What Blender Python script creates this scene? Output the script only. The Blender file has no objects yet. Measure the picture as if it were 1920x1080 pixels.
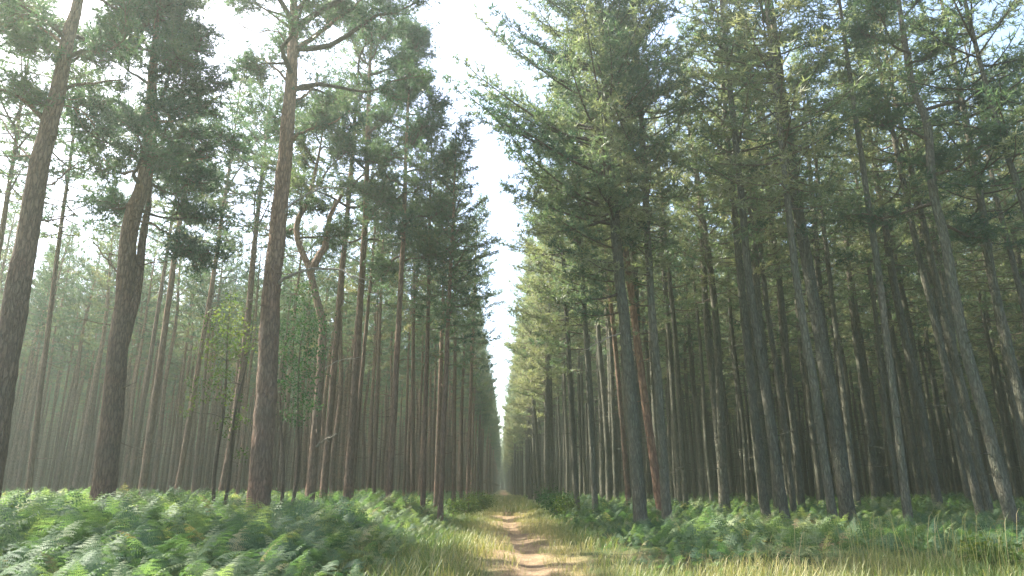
import bpy, math, random
import numpy as np
from mathutils import Vector, Matrix

C = bpy.context.scene
R = math.radians
rng = np.random.default_rng(11)
random.seed(5)

# ------------------------------------------------------------------ camera
F = 1307.0                                   # focal length in px of a 1920 px wide frame
PITCH, YAW, CAMZ = R(15.9), R(0.8), 1.25
cam_d = bpy.data.cameras.new("camera")
cam = bpy.data.objects.new("camera", cam_d)
C.collection.objects.link(cam)
cam_d.sensor_width = 36.0
cam_d.lens = 36.0 * F / 1920.0
cam_d.clip_start, cam_d.clip_end = 0.05, 2000.0
cam.location = (0, 0, CAMZ)
cam.rotation_euler = (math.pi / 2 + PITCH, 0, -YAW)
C.camera = cam
CF = np.array([math.sin(YAW) * math.cos(PITCH), math.cos(YAW) * math.cos(PITCH), math.sin(PITCH)])
CR = np.array([math.cos(YAW), -math.sin(YAW), 0.0])
CU = np.cross(CR, CF)
CAMP = np.array([0, 0, CAMZ])


def at(px, py, Y):
    d = CR * (px - 960) + CU * (540 - py) + CF * F
    return CAMP + d * (Y / d[1])


def project(p):
    d = np.asarray(p, float) - CAMP
    z = d @ CF
    return 960 + F * (d @ CR) / z, 540 - F * (d @ CU) / z, z


# ------------------------------------------------------------------ light
SUN_AZ, SUN_EL = R(-63), R(52)               # azimuth from the track direction (+Y), negative to the left
EXPOSURE, SUN_S, SKY_S = 2.25, 5.0, 0.13
HAZE_DENSITY = 0.0015

w = bpy.data.worlds.new("World")
C.world = w
w.use_nodes = True
nt = w.node_tree
nt.nodes.clear()
sky = nt.nodes.new("ShaderNodeTexSky")
sky.sky_type = "NISHITA"
sky.sun_disc = False
sky.sun_elevation = SUN_EL
sky.sun_rotation = SUN_AZ
sky.air_density = 1.0
sky.dust_density = 3.5
sky.ozone_density = 1.0
bg = nt.nodes.new("ShaderNodeBackground")
bg.inputs["Strength"].default_value = SKY_S
wo = nt.nodes.new("ShaderNodeOutputWorld")
nt.links.new(sky.outputs[0], bg.inputs[0])
nt.links.new(bg.outputs[0], wo.inputs[0])

sd = bpy.data.lights.new("sun", "SUN")
sd.energy, sd.angle, sd.color = SUN_S, R(0.6), (1.0, 0.94, 0.84)
sun = bpy.data.objects.new("sun", sd)
C.collection.objects.link(sun)
sdir = Vector((math.sin(SUN_AZ) * math.cos(SUN_EL), math.cos(SUN_AZ) * math.cos(SUN_EL), math.sin(SUN_EL)))
sun.rotation_euler = sdir.to_track_quat("Z", "Y").to_euler()
sun.location = sdir * 60

C.view_settings.view_transform = "Standard"
C.view_settings.look = "None"
C.view_settings.exposure = EXPOSURE
C.view_settings.gamma = 1.0
C.cycles.max_bounces = 8
C.cycles.diffuse_bounces = 4
C.cycles.transmission_bounces = 4
C.cycles.volume_bounces = 1
C.cycles.sample_clamp_indirect = 6.0

# ------------------------------------------------------------------ helpers


def link(o):
    C.collection.objects.link(o)
    return o


class Geo:
    """Collects triangles / quads with a float 'tint' per vertex and a material slot per face."""

    def __init__(self):
        self.v, self.t, self.q, self.ti, self.tm, self.qm, self.n = [], [], [], [], [], [], 0

    def add(self, v, tris=None, quads=None, tint=0.5, mat=0):
        v = np.asarray(v, np.float32).reshape(-1, 3)
        self.v.append(v)
        tt = np.empty(len(v), np.float32)
        tt[:] = tint
        self.ti.append(tt)
        if tris is not None and len(tris):
            a = np.asarray(tris, np.int32).reshape(-1, 3) + self.n
            self.t.append(a)
            self.tm.append(np.full(len(a), mat, np.int32))
        if quads is not None and len(quads):
            a = np.asarray(quads, np.int32).reshape(-1, 4) + self.n
            self.q.append(a)
            self.qm.append(np.full(len(a), mat, np.int32))
        self.n += len(v)

    def mesh(self, name, mats, smooth=()):
        V = np.concatenate(self.v)
        T = np.concatenate(self.t) if self.t else np.zeros((0, 3), np.int32)
        Q = np.concatenate(self.q) if self.q else np.zeros((0, 4), np.int32)
        m = bpy.data.meshes.new(name)
        m.vertices.add(len(V))
        m.vertices.foreach_set("co", V.ravel())
        m.loops.add(T.size + Q.size)
        m.loops.foreach_set("vertex_index", np.concatenate([T.ravel(), Q.ravel()]))
        m.polygons.add(len(T) + len(Q))
        ls = np.concatenate([np.arange(len(T)) * 3, T.size + np.arange(len(Q)) * 4]).astype(np.int32)
        m.polygons.foreach_set("loop_start", ls)
        mi = np.concatenate([np.concatenate(self.tm) if self.tm else np.zeros(0, np.int32),
                             np.concatenate(self.qm) if self.qm else np.zeros(0, np.int32)])
        m.polygons.foreach_set("material_index", mi)
        if smooth:
            m.polygons.foreach_set("use_smooth", np.isin(mi, list(smooth)))
        at_ = m.attributes.new("tint", "FLOAT", "POINT")
        at_.data.foreach_set("value", np.concatenate(self.ti))
        for x in mats:
            m.materials.append(x)
        m.update(calc_edges=True)
        m.validate()
        return m


def unit(a):
    return a / np.maximum(np.linalg.norm(a, axis=-1, keepdims=True), 1e-9)


def smooth_line(P, n):
    """Catmull-Rom through points with n samples."""
    P = np.asarray(P, float)
    if len(P) == 2:
        t = np.linspace(0, 1, n)[:, None]
        return P[0] * (1 - t) + P[1] * t
    Q = np.vstack([2 * P[0] - P[1], P, 2 * P[-1] - P[-2]])
    L = np.concatenate([[0], np.cumsum(np.linalg.norm(np.diff(P, axis=0), axis=1))])
    s = np.linspace(0, L[-1], n)
    k = np.clip(np.searchsorted(L, s, side="right") - 1, 0, len(P) - 2)
    u = ((s - L[k]) / np.maximum(L[k + 1] - L[k], 1e-9))[:, None]
    p0, p1, p2, p3 = Q[k], Q[k + 1], Q[k + 2], Q[k + 3]
    return 0.5 * (2 * p1 + (p2 - p0) * u + (2 * p0 - 5 * p1 + 4 * p2 - p3) * u**2 + (3 * p1 - p0 - 3 * p2 + p3) * u**3)


def tube(g, P, rad, n=4, mat=0, tint=0.5, cap=False, bump=0.0, seed=0):
    P = np.asarray(P, float)
    rad = np.asarray(rad, float)
    k = len(P)
    T = unit(np.gradient(P, axis=0))
    ref = np.array([1.0, 0.0, 0.0]) if abs(T[0, 0]) < 0.8 else np.array([0, 1.0, 0])
    A = unit(np.cross(T, ref))
    B = np.cross(T, A)
    th = np.arange(n) * 2 * np.pi / n
    rr = rad[:, None] * np.ones(n)
    if bump:
        rg = np.random.default_rng(seed)
        f = rg.normal(0, 1, (k, n))
        f = (f + np.roll(f, 1, 0) + np.roll(f, 1, 1) + np.roll(f, -1, 0)) / 4
        lob = sum(rg.uniform(0.2, 1) * np.cos(m * th + rg.uniform(0, 6.28)) for m in (2, 3, 5)) * 0.35
        rr = rr * (1 + bump * f + bump * 0.6 * lob)
    V = P[:, None, :] + rr[..., None] * (np.cos(th)[None, :, None] * A[:, None, :] + np.sin(th)[None, :, None] * B[:, None, :])
    i = np.arange(k - 1)[:, None] * n
    j = np.arange(n)[None, :]
    j2 = (j + 1) % n
    q = np.stack([i + j, i + j2, i + n + j2, i + n + j], -1).reshape(-1, 4)
    tris = None
    V = V.reshape(-1, 3)
    if cap:
        V = np.vstack([V, P[-1] + T[-1] * rad[-1] * 0.5])
        e = (k - 1) * n
        tris = [(e + a, e + (a + 1) % n, k * n) for a in range(n)]
    g.add(V, tris, q, tint, mat)


def tufts(g, P, D, size, tint, K=8, wid=0.12, mat=1, spread=0.85):
    """needle tufts: K blades at every point"""
    P = np.repeat(np.asarray(P), K, 0)
    D = np.repeat(np.asarray(D), K, 0)
    S = np.repeat(np.asarray(size), K)
    Tn = np.repeat(np.asarray(tint), K)
    N = len(P)
    d = unit(D * 0.55 + unit(rng.normal(0, 1, (N, 3))) * spread)
    L = (S * rng.uniform(0.65, 1.15, N))[:, None]
    wv = unit(np.cross(d, rng.normal(0, 1, (N, 3)))) * L * wid * 0.5
    o = P + d * L * 0.05
    V = np.stack([o + wv, o - wv, o + d * L], 1).reshape(-1, 3)
    g.add(V, np.arange(N * 3).reshape(-1, 3), None, np.repeat(np.clip(Tn + rng.normal(0, 0.06, N), 0, 1), 3), mat)


# ------------------------------------------------------------------ materials


def new_mat(name):
    m = bpy.data.materials.new(name)
    m.use_nodes = True
    n = m.node_tree
    n.nodes.clear()
    out = n.nodes.new("ShaderNodeOutputMaterial")
    return m, n, out


def nd(n, t, **k):
    x = n.nodes.new(t)
    for a, b in k.items():
        setattr(x, a, b)
    return x


def ramp(n, src, stops):
    r = n.nodes.new("ShaderNodeValToRGB")
    el = r.color_ramp.elements
    while len(el) < len(stops):
        el.new(0.5)
    for e, (p, c) in zip(el, stops):
        e.position = p
        e.color = (*c, 1)
    n.links.new(src, r.inputs[0])
    return r.outputs[0]


def mixc(n, fac, a, b, mode="MIX"):
    m = n.nodes.new("ShaderNodeMix")
    m.data_type = "RGBA"
    m.blend_type = mode
    for s, v in ((m.inputs[0], fac), (m.inputs[6], a), (m.inputs[7], b)):
        if isinstance(v, (int, float)):
            s.default_value = v
        elif isinstance(v, tuple):
            s.default_value = (*v, 1)
        else:
            n.links.new(v, s)
    return m.outputs[2]


def math_(n, op, a, b=None, clamp=False):
    m = n.nodes.new("ShaderNodeMath")
    m.operation = op
    m.use_clamp = clamp
    for s, v in zip(m.inputs, (a, b)):
        if v is None:
            continue
        if isinstance(v, (int, float)):
            s.default_value = v
        else:
            n.links.new(v, s)
    return m.outputs[0]


def noise(n, vec, scale, detail=4.0, rough=0.55):
    x = n.nodes.new("ShaderNodeTexNoise")
    x.inputs["Scale"].default_value = scale
    x.inputs["Detail"].default_value = detail
    x.inputs["Roughness"].default_value = rough
    n.links.new(vec, x.inputs["Vector"])
    return x.outputs[0]


def leaf_mat(name, stops, trans, tfac=0.4, rough=0.5, rand=0.35, nscale=0.7, spec=0.35):
    m, n, out = new_mat(name)
    a = nd(n, "ShaderNodeAttribute", attribute_name="tint")
    oi = nd(n, "ShaderNodeObjectInfo")
    tc = nd(n, "ShaderNodeTexCoord")
    f = math_(n, "ADD", a.outputs["Fac"], math_(n, "MULTIPLY", math_(n, "SUBTRACT", oi.outputs["Random"], 0.5), rand))
    nz = math_(n, "MULTIPLY", math_(n, "SUBTRACT", noise(n, tc.outputs["Object"], nscale, 3), 0.5), 1.0)
    f = math_(n, "ADD", f, nz, True)
    col = ramp(n, f, stops)
    p = nd(n, "ShaderNodeBsdfPrincipled")
    n.links.new(col, p.inputs["Base Color"])
    p.inputs["Roughness"].default_value = rough
    p.inputs["Specular IOR Level"].default_value = spec
    t = nd(n, "ShaderNodeBsdfTranslucent")
    n.links.new(mixc(n, 1.0, col, trans, "MULTIPLY"), t.inputs["Color"])
    mx = nd(n, "ShaderNodeMixShader")
    mx.inputs[0].default_value = tfac
    n.links.new(p.outputs[0], mx.inputs[1])
    n.links.new(t.outputs[0], mx.inputs[2])
    n.links.new(mx.outputs[0], out.inputs["Surface"])
    return m


def bark_mat(name, low, low2, high, fissure, z0=7.0, z1=12.0, scale=1.0, orange=1.0):
    m, n, out = new_mat(name)
    tc = nd(n, "ShaderNodeTexCoord")
    oi = nd(n, "ShaderNodeObjectInfo")
    mp = nd(n, "ShaderNodeMapping")
    mp.inputs["Scale"].default_value = (11 * scale, 11 * scale, 2.6 * scale)
    n.links.new(tc.outputs["Object"], mp.inputs["Vector"])
    ad = nd(n, "ShaderNodeVectorMath", operation="ADD")
    wn = nd(n, "ShaderNodeTexNoise")
    wn.inputs["Scale"].default_value = 2.0
    n.links.new(mp.outputs[0], wn.inputs["Vector"])
    sc = nd(n, "ShaderNodeVectorMath", operation="SCALE")
    sc.inputs[3].default_value = 0.9
    n.links.new(wn.outputs["Color"], sc.inputs[0])
    n.links.new(mp.outputs[0], ad.inputs[0])
    n.links.new(sc.outputs[0], ad.inputs[1])
    vo = nd(n, "ShaderNodeTexVoronoi", feature="DISTANCE_TO_EDGE")
    vo.inputs["Scale"].default_value = 1.0
    n.links.new(ad.outputs[0], vo.inputs["Vector"])
    crack = ramp(n, vo.outputs["Distance"], [(0.0, (0, 0, 0)), (0.22, (1, 1, 1))])
    fine = noise(n, mp.outputs[0], 5.0, 6, 0.65)
    big = noise(n, tc.outputs["Object"], 1.3, 4)
    sep = nd(n, "ShaderNodeSeparateXYZ")
    n.links.new(tc.outputs["Object"], sep.inputs[0])
    hz = nd(n, "ShaderNodeMapRange")
    hz.inputs["From Min"].default_value = z0
    hz.inputs["From Max"].default_value = z1
    n.links.new(math_(n, "ADD", sep.outputs["Z"], math_(n, "MULTIPLY", big, 3.0)), hz.inputs["Value"])
    base = mixc(n, ramp(n, big, [(0.35, (0, 0, 0)), (0.65, (1, 1, 1))]), low, low2)
    base = mixc(n, math_(n, "MULTIPLY", hz.outputs[0], orange), base, high)
    base = mixc(n, math_(n, "MULTIPLY", math_(n, "SUBTRACT", 1.0, crack), 0.6), base, fissure)
    var = math_(n, "ADD", math_(n, "MULTIPLY", fine, 0.9), math_(n, "ADD", 0.32, math_(n, "MULTIPLY", oi.outputs["Random"], 0.45)))
    vc = nd(n, "ShaderNodeCombineColor")
    for i in range(3):
        n.links.new(var, vc.inputs[i])
    base = mixc(n, 1.0, base, vc.outputs[0], "MULTIPLY")
    p = nd(n, "ShaderNodeBsdfPrincipled")
    n.links.new(base, p.inputs["Base Color"])
    p.inputs["Roughness"].default_value = 0.85
    p.inputs["Specular IOR Level"].default_value = 0.2
    bm = nd(n, "ShaderNodeBump")
    bm.inputs["Strength"].default_value = 0.9
    bm.inputs["Distance"].default_value = 0.03
    n.links.new(math_(n, "ADD", crack, math_(n, "MULTIPLY", fine, 0.6)), bm.inputs["Height"])
    n.links.new(bm.outputs[0], p.inputs["Normal"])
    n.links.new(p.outputs[0], out.inputs["Surface"])
    return m


M_scots = bark_mat("scots_bark", (0.20, 0.122, 0.082), (0.15, 0.115, 0.08), (0.30, 0.185, 0.11), (0.055, 0.038, 0.03), 6.0, 12.0, 1.5)
M_red = bark_mat("red_bark", (0.20, 0.112, 0.07), (0.145, 0.095, 0.062), (0.24, 0.15, 0.09), (0.07, 0.035, 0.025), 3.0, 9.0, 1.0)
M_grey = bark_mat("grey_bark", (0.140, 0.128, 0.090), (0.095, 0.105, 0.072), (0.19, 0.145, 0.10), (0.05, 0.044, 0.032), 9.0, 16.0, 1.6, 0.7)
M_twig = bark_mat("twig_bark", (0.16, 0.12, 0.085), (0.12, 0.095, 0.07), (0.2, 0.13, 0.08), (0.05, 0.04, 0.03), 0, 20, 3.0, 0.4)
M_pale = bark_mat("weathered_wood", (0.36, 0.31, 0.25), (0.28, 0.25, 0.2), (0.36, 0.31, 0.25), (0.13, 0.11, 0.09), 0, 20, 2.0, 0.2)
M_needle = leaf_mat("pine_needles", [(0.0, (0.026, 0.058, 0.036)), (0.33, (0.056, 0.098, 0.058)), (0.6, (0.110, 0.150, 0.080)), (1.0, (0.215, 0.210, 0.118))],  # warm top stop holds the sunlit gold of the right crowns
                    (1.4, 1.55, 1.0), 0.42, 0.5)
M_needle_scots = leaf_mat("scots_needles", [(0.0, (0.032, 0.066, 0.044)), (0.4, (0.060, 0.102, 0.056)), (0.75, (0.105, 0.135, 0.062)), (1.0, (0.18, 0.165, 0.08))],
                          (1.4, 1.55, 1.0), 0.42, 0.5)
M_fern = leaf_mat("bracken_leaf", [(0.0, (0.026, 0.066, 0.040)), (0.45, (0.085, 0.135, 0.068)), (0.8, (0.185, 0.215, 0.11)), (0.95, (0.26, 0.24, 0.13)), (1.0, (0.19, 0.14, 0.08))],
                  (1.5, 1.7, 0.8), 0.42, 0.6, 0.0, 0.5, 0.18)
M_grass = leaf_mat("grass_blade", [(0.0, (0.045, 0.090, 0.026)), (0.4, (0.090, 0.135, 0.040)), (0.65, (0.20, 0.20, 0.075)), (1.0, (0.36, 0.285, 0.14))],
                   (1.3, 1.4, 0.8), 0.35, 0.5, 0.0, 0.8)
M_leaf = leaf_mat("broad_leaf", [(0.0, (0.04, 0.075, 0.022)), (0.5, (0.075, 0.115, 0.032)), (1.0, (0.15, 0.165, 0.05))], (1.4, 1.5, 0.7), 0.4, 0.7, 0.0, 0.7, 0.12)
M_leaf_dark = leaf_mat("dark_leaf", [(0.0, (0.02, 0.055, 0.02)), (0.5, (0.035, 0.085, 0.03)), (1.0, (0.07, 0.12, 0.04))], (1.2, 1.4, 0.8), 0.18, 0.8, 0.0, 0.7, 0.06)

# ------------------------------------------------------------------ terrain


def track_x(y):
    return 0.32 + 0.10 * np.sin(y * 0.13 + 0.6) - 0.05 * np.sin(y * 0.31)


def hnoise(x, y):
    return (np.sin(x * 0.9 + 1.3) * np.cos(y * 0.7 - 0.4) * 0.5 + np.sin(x * 0.37 - y * 0.23 + 2.0) + np.sin(x * 1.9 + y * 1.5) * 0.25) * 0.04


def ground_h(x, y):
    x = np.asarray(x, float)
    y = np.asarray(y, float)
    u = x - track_x(y)
    out = np.clip((np.abs(u) - 0.7) / 1.6, 0, 1)
    h = hnoise(x, y) * (0.35 + 0.65 * out)
    h = h + 0.10 * out * out * (3 - 2 * out) * np.clip((70 - y) / 40, 0, 1)
    # humps and dips along the worn track
    near = np.exp(-(u / 1.2) ** 2)
    h = h + near * (0.055 * np.sin(y * 1.05 + 0.7 * u) + 0.03 * np.sin(y * 2.3 + u * 2))
    h = h - 0.07 * np.exp(-((u - 0.05) / 0.28) ** 2)
    h = h + 0.05 * np.exp(-((np.abs(u) - 1.25) / 0.35) ** 2)
    return h


def sheet(name, xs, ys, dz, mat):
    X, Yv = np.meshgrid(xs, ys)
    Z = ground_h(X, Yv) + dz
    g = Geo()
    nx, ny = len(xs), len(ys)
    i = (np.arange(ny - 1)[:, None] * nx + np.arange(nx - 1)[None, :]).ravel()
    g.add(np.stack([X, Yv, Z], -1), None, np.stack([i, i + 1, i + nx + 1, i + nx], -1), 0.5, 0)
    return link(bpy.data.objects.new(name, g.mesh(name, [mat], (0,))))


def ground_mat(name, path=False):
    m, n, out = new_mat(name)
    ge = nd(n, "ShaderNodeNewGeometry")
    P = ge.outputs["Position"]
    n1, n2, n3 = noise(n, P, 0.6, 5), noise(n, P, 3.5, 6, 0.65), noise(n, P, 28.0, 5, 0.7)
    if path:
        c = ramp(n, n2, [(0.3, (0.15, 0.105, 0.062)), (0.5, (0.22, 0.155, 0.092)), (0.68, (0.29, 0.215, 0.135))])
        ta = nd(n, "ShaderNodeAttribute", attribute_name="tint")
        rag = math_(n, "ADD", ta.outputs["Fac"], math_(n, "ADD", math_(n, "MULTIPLY", math_(n, "SUBTRACT", n1, 0.5), 1.3), math_(n, "MULTIPLY", math_(n, "SUBTRACT", n2, 0.5), 0.9)))
        c = mixc(n, ramp(n, rag, [(0.35, (0, 0, 0)), (0.7, (1, 1, 1))]), c, (0.20, 0.165, 0.08))
        c = mixc(n, ramp(n, rag, [(0.75, (0, 0, 0)), (1.0, (1, 1, 1))]), c, (0.07, 0.085, 0.034))
    else:
        c = ramp(n, n2, [(0.3, (0.055, 0.045, 0.028)), (0.5, (0.09, 0.085, 0.04)), (0.7, (0.07, 0.095, 0.035))])
        c = mixc(n, ramp(n, n1, [(0.4, (0, 0, 0)), (0.65, (1, 1, 1))]), c, (0.06, 0.09, 0.03))
    v = ramp(n, n3, [(0.25, (0.5, 0.5, 0.5)), (0.75, (1.25, 1.25, 1.25))])
    c = mixc(n, 1.0, c, v, "MULTIPLY")
    p = nd(n, "ShaderNodeBsdfPrincipled")
    n.links.new(c, p.inputs["Base Color"])
    p.inputs["Roughness"].default_value = 0.95
    p.inputs["Specular IOR Level"].default_value = 0.1
    b = nd(n, "ShaderNodeBump")
    b.inputs["Strength"].default_value = 0.7
    b.inputs["Distance"].default_value = 0.05
    n.links.new(math_(n, "ADD", n3, n2), b.inputs["Height"])
    n.links.new(b.outputs[0], p.inputs["Normal"])
    n.links.new(p.outputs[0], out.inputs["Surface"])
    return m


xs = np.unique(np.concatenate([np.linspace(-900, -60, 15), np.linspace(-60, -8, 60), np.linspace(-8, 8, 130), np.linspace(8, 60, 60), np.linspace(60, 900, 15)]))
ys = np.unique(np.concatenate([np.linspace(-60, -4, 12), np.linspace(-4, 60, 420), np.linspace(60, 320, 130), np.linspace(320, 1500, 16)]))
gr = sheet("ground", xs, ys, 0.0, ground_mat("forest_floor"))
gr["kind"] = "structure"

# the worn path: a strip following the same relief, 4 mm above it, with a ragged edge
yy = np.linspace(-4, 300, 2600)
cols = np.linspace(-1, 1, 15)
edgeL = 0.88 + 0.22 * np.sin(yy * 0.8) * np.sin(yy * 0.33 + 1) + 0.10 * np.sin(yy * 3.7) + 0.05 * np.sin(yy * 9.1)
edgeR = 0.98 + 0.20 * np.sin(yy * 0.7 + 2) * np.sin(yy * 0.41) + 0.10 * np.sin(yy * 3.1 + 1) + 0.05 * np.sin(yy * 8.3)
uu = np.where(cols[None, :] < 0, cols[None, :] * edgeL[:, None], cols[None, :] * edgeR[:, None])
PX = track_x(yy)[:, None] + uu
PY = np.repeat(yy[:, None], len(cols), 1)
g = Geo()
i = (np.arange(len(yy) - 1)[:, None] * len(cols) + np.arange(len(cols) - 1)[None, :]).ravel()
g.add(np.stack([PX, PY, ground_h(PX, PY) + 0.012], -1), None, np.stack([i, i + 1, i + len(cols) + 1, i + len(cols)], -1),
      np.repeat(np.abs(cols)[None], len(yy), 0).ravel())
path = link(bpy.data.objects.new("path", g.mesh("path", [ground_mat("sandy_path", True)], (0,))))
path["kind"] = "structure"

# ------------------------------------------------------------------ trees


def thing(name, loc, label, cat, group=None):
    o = link(bpy.data.objects.new(name, None))
    o.empty_display_size = 0.3
    o.location = loc
    o["label"], o["category"] = label, cat
    if group:
        o["group"] = group
    return o


def part(name, mesh, parent, label=None):
    o = link(bpy.data.objects.new(name, mesh))
    o.parent = parent
    if label:
        o["label"] = label
    return o


def trunk_mesh(P, r0, r1, bark, seed, stubs=10, sides=14, stub_z=(1.5, 9.0), stub_len=(0.15, 1.0), flare=0.35, snags=None):
    """P: centre line in local coordinates from below the ground to the tip"""
    rg = np.random.default_rng(seed)
    L = np.linalg.norm(np.diff(P, axis=0), axis=1).sum()
    n = max(12, int(L / 0.22))
    Q = smooth_line(P, n)
    s = np.linspace(0, 1, n)
    rad = np.maximum(r0 * (1 - 0.48 * s - 0.50 * s ** 5), r1)
    rad = rad + r0 * flare * np.exp(-np.maximum(Q[:, 2], 0) / 0.28)
    wob = np.cumsum(rg.normal(0, 0.006, (n, 2)), 0)
    wob -= np.linspace(0, 1, n)[:, None] * wob[-1]
    Q[:, :2] += wob * min(1.0, r0 * 4)
    g = Geo()
    tube(g, Q, rad, sides, 0, 0.5, True, 0.10, seed)
    # short dead branch stubs and thin bare snags
    for k in range(stubs):
        z = rg.uniform(*stub_z)
        j = int(np.argmin(np.abs(Q[:, 2] - z)))
        a = rg.uniform(0, 6.28)
        d = np.array([math.cos(a), math.sin(a), rg.uniform(-0.3, 0.35)])
        ln = rg.uniform(*stub_len) * rg.uniform(0.4, 1)
        b = Q[j] + d * rad[j] * 0.5
        m1 = b + d * ln * 0.5 + np.array([0, 0, rg.uniform(-0.06, 0.04)])
        e = b + d * ln + np.array([0, 0, rg.uniform(-0.18, 0.08) * ln])
        tube(g, smooth_line([b, m1, e], 5), np.linspace(0.016, 0.005, 5) * (0.6 + r0 * 2.0), 5, 0, 0.5, True)
    return g.mesh("trunk", [bark], (0,)), Q, rad


def axis_of(Q):
    z = Q[:, 2]
    o = np.argsort(z)

    def f(h):
        return np.array([np.interp(h, z[o], Q[o, 0]), np.interp(h, z[o], Q[o, 1]), h])
    return f


def crown_whorl(axis, z0, z1, rmax, seed, needle, nb=130, edge=None, K=7, nl=0.18, low_full=0.35, drop=0.0, wid=0.17, per=0.15, tmean=0.45):
    """plantation pine crown: whorled branches with side twigs and needle tufts.
    edge: (direction angle, stretch, extra depth) fuller and lower on the open side"""
    rg = np.random.default_rng(seed)
    g = Geo()
    TP, TD, TS, TT = [], [], [], []
    H = z1 - z0
    z = 0.0
    cnt = 0
    zs = []
    while len(zs) < nb:
        t = (len(zs) + rg.uniform(-0.4, 0.4)) / nb
        zs.append(np.clip(t, 0, 1))
    for t in zs:
        h = z0 + H * t ** 0.95
        a = cnt * 2.399 + rg.uniform(-0.5, 0.5)
        cnt += 1
        prof = (low_full + (1 - low_full) * math.sin(min(1, t / 0.35) * math.pi / 2)) * (1 - max(0, (t - 0.25) / 0.75) ** 1.3) + 0.10
        L = rmax * prof * rg.uniform(0.6, 1.15)
        if edge:
            ea, st, dep = edge
            c = max(0.0, math.cos(a - ea))
            L *= 1 + st * c
            h = h - dep * c * (1 - t) * rg.uniform(0.3, 1)
            if t < 0.25 and c < 0.2:
                L *= 0.7
        el = R(-4 + 56 * t + rg.uniform(-17, 17)) - drop * (1 - t)
        d = np.array([math.cos(a) * math.cos(el), math.sin(a) * math.cos(el), math.sin(el)])
        side = np.array([-math.sin(a), math.cos(a), 0])
        b = axis(min(h, z1 - 0.05))
        n = 7
        s = np.linspace(0, 1, n)[:, None]
        P = b + d * L * s + np.array([0, 0, 1.0]) * (0.22 * L * s ** 2.2 - rg.uniform(0.0, 0.35) * L * s * (1 - s)) + side * (rg.normal(0, 0.13) * L * s ** 1.6)
        tube(g, P, np.linspace(0.011 + 0.011 * L, 0.004, n), 4, 0, 0.4)
        shade = tmean + rg.normal(0, 0.2)
        nt_ = max(4, int(L / per))
        for k in range(nt_):
            f = 0.22 + 0.78 * (k + rg.uniform(0, 0.8)) / nt_
            f = min(f, 0.98)
            p = np.array([np.interp(f, s[:, 0], P[:, c]) for c in range(3)])
            sg = 1 if k % 2 else -1
            ln = (0.20 + 0.36 * L * (1 - f) * 0.6 + 0.10) * rg.uniform(0.6, 1.2)
            td = unit(d * 0.75 + side * sg * rg.uniform(0.4, 1.0) + np.array([0, 0, rg.normal(0.2, 0.38)]))
            e = p + td * ln + np.array([0, 0, 0.12 * ln])
            if k % 2 == 0 or ln > 0.4:
                tube(g, np.array([p, (p + e) / 2, e]), [0.006, 0.005, 0.003], 3, 0, 0.4)
            m = max(2, int(ln / 0.085))
            u = (np.arange(m) + rg.uniform(0.2, 1.0, m)) / m
            u = 0.15 + 0.85 * u
            q = p + (e - p) * u[:, None] + rg.normal(0, 0.03, (m, 3))
            TP.append(q)
            TD.append(np.repeat((td * 0.8 + np.array([0, 0, 0.35]))[None], m, 0))
            TS.append(nl * rg.uniform(0.75, 1.15, m))
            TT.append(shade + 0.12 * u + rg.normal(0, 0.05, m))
        TP.append(P[-2:] + rg.normal(0, 0.02, (2, 3)))
        TD.append(np.repeat(d[None], 2, 0))
        TS.append(np.full(2, nl * 1.1))
        TT.append(np.full(2, shade + 0.15))
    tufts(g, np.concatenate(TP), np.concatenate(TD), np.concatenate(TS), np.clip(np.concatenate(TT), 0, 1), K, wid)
    return g.mesh("crown", [M_twig, needle], (0,))


def pad(g, c, d, rad, rg, n, store, shade):
    """one foliage pad of a Scots pine: twigs fanning out of the end of a limb, tufts on them"""
    TP, TD, TS, TT = store
    for k in range(n):
        v = unit(rg.normal(0, 1, 3) * np.array([1, 1, 0.45]) + d * 0.55 + np.array([0, 0, 0.25]))
        ln = rad * rg.uniform(0.45, 1.1)
        b = c + v * ln * 0.1 - d * rad * rg.uniform(0, 0.6)
        e = b + v * ln
        tube(g, np.array([b, (b + e) / 2 + rg.normal(0, 0.03, 3), e]), [0.008, 0.006, 0.003], 3, 0, 0.4)
        m = max(4, int(ln / 0.055))
        u = (np.arange(m) + rg.uniform(0, 1, m)) / m
        u = 0.3 + 0.7 * u
        TP.append(b + (e - b) * u[:, None] + rg.normal(0, 0.05, (m, 3)))
        TD.append(np.repeat((v * 0.7 + np.array([0, 0, 0.5]))[None], m, 0))
        TS.append(rg.uniform(0.09, 0.145, m))
        TT.append(np.clip(shade + rg.normal(0, 0.09, m), 0, 1))


def limb_path(b, e, rg, wig=0.08, n=10, sag=0.0):
    b, e = np.asarray(b, float), np.asarray(e, float)
    L = np.linalg.norm(e - b)
    k = 5
    s = np.linspace(0, 1, k)[:, None]
    P = b + (e - b) * s + np.concatenate([[[0, 0, 0]], rg.normal(0, wig * L, (k - 2, 3)), [[0, 0, 0]]])
    P[:, 2] -= sag * L * np.sin(s[:, 0] * math.pi)
    return smooth_line(P, n)


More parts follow.
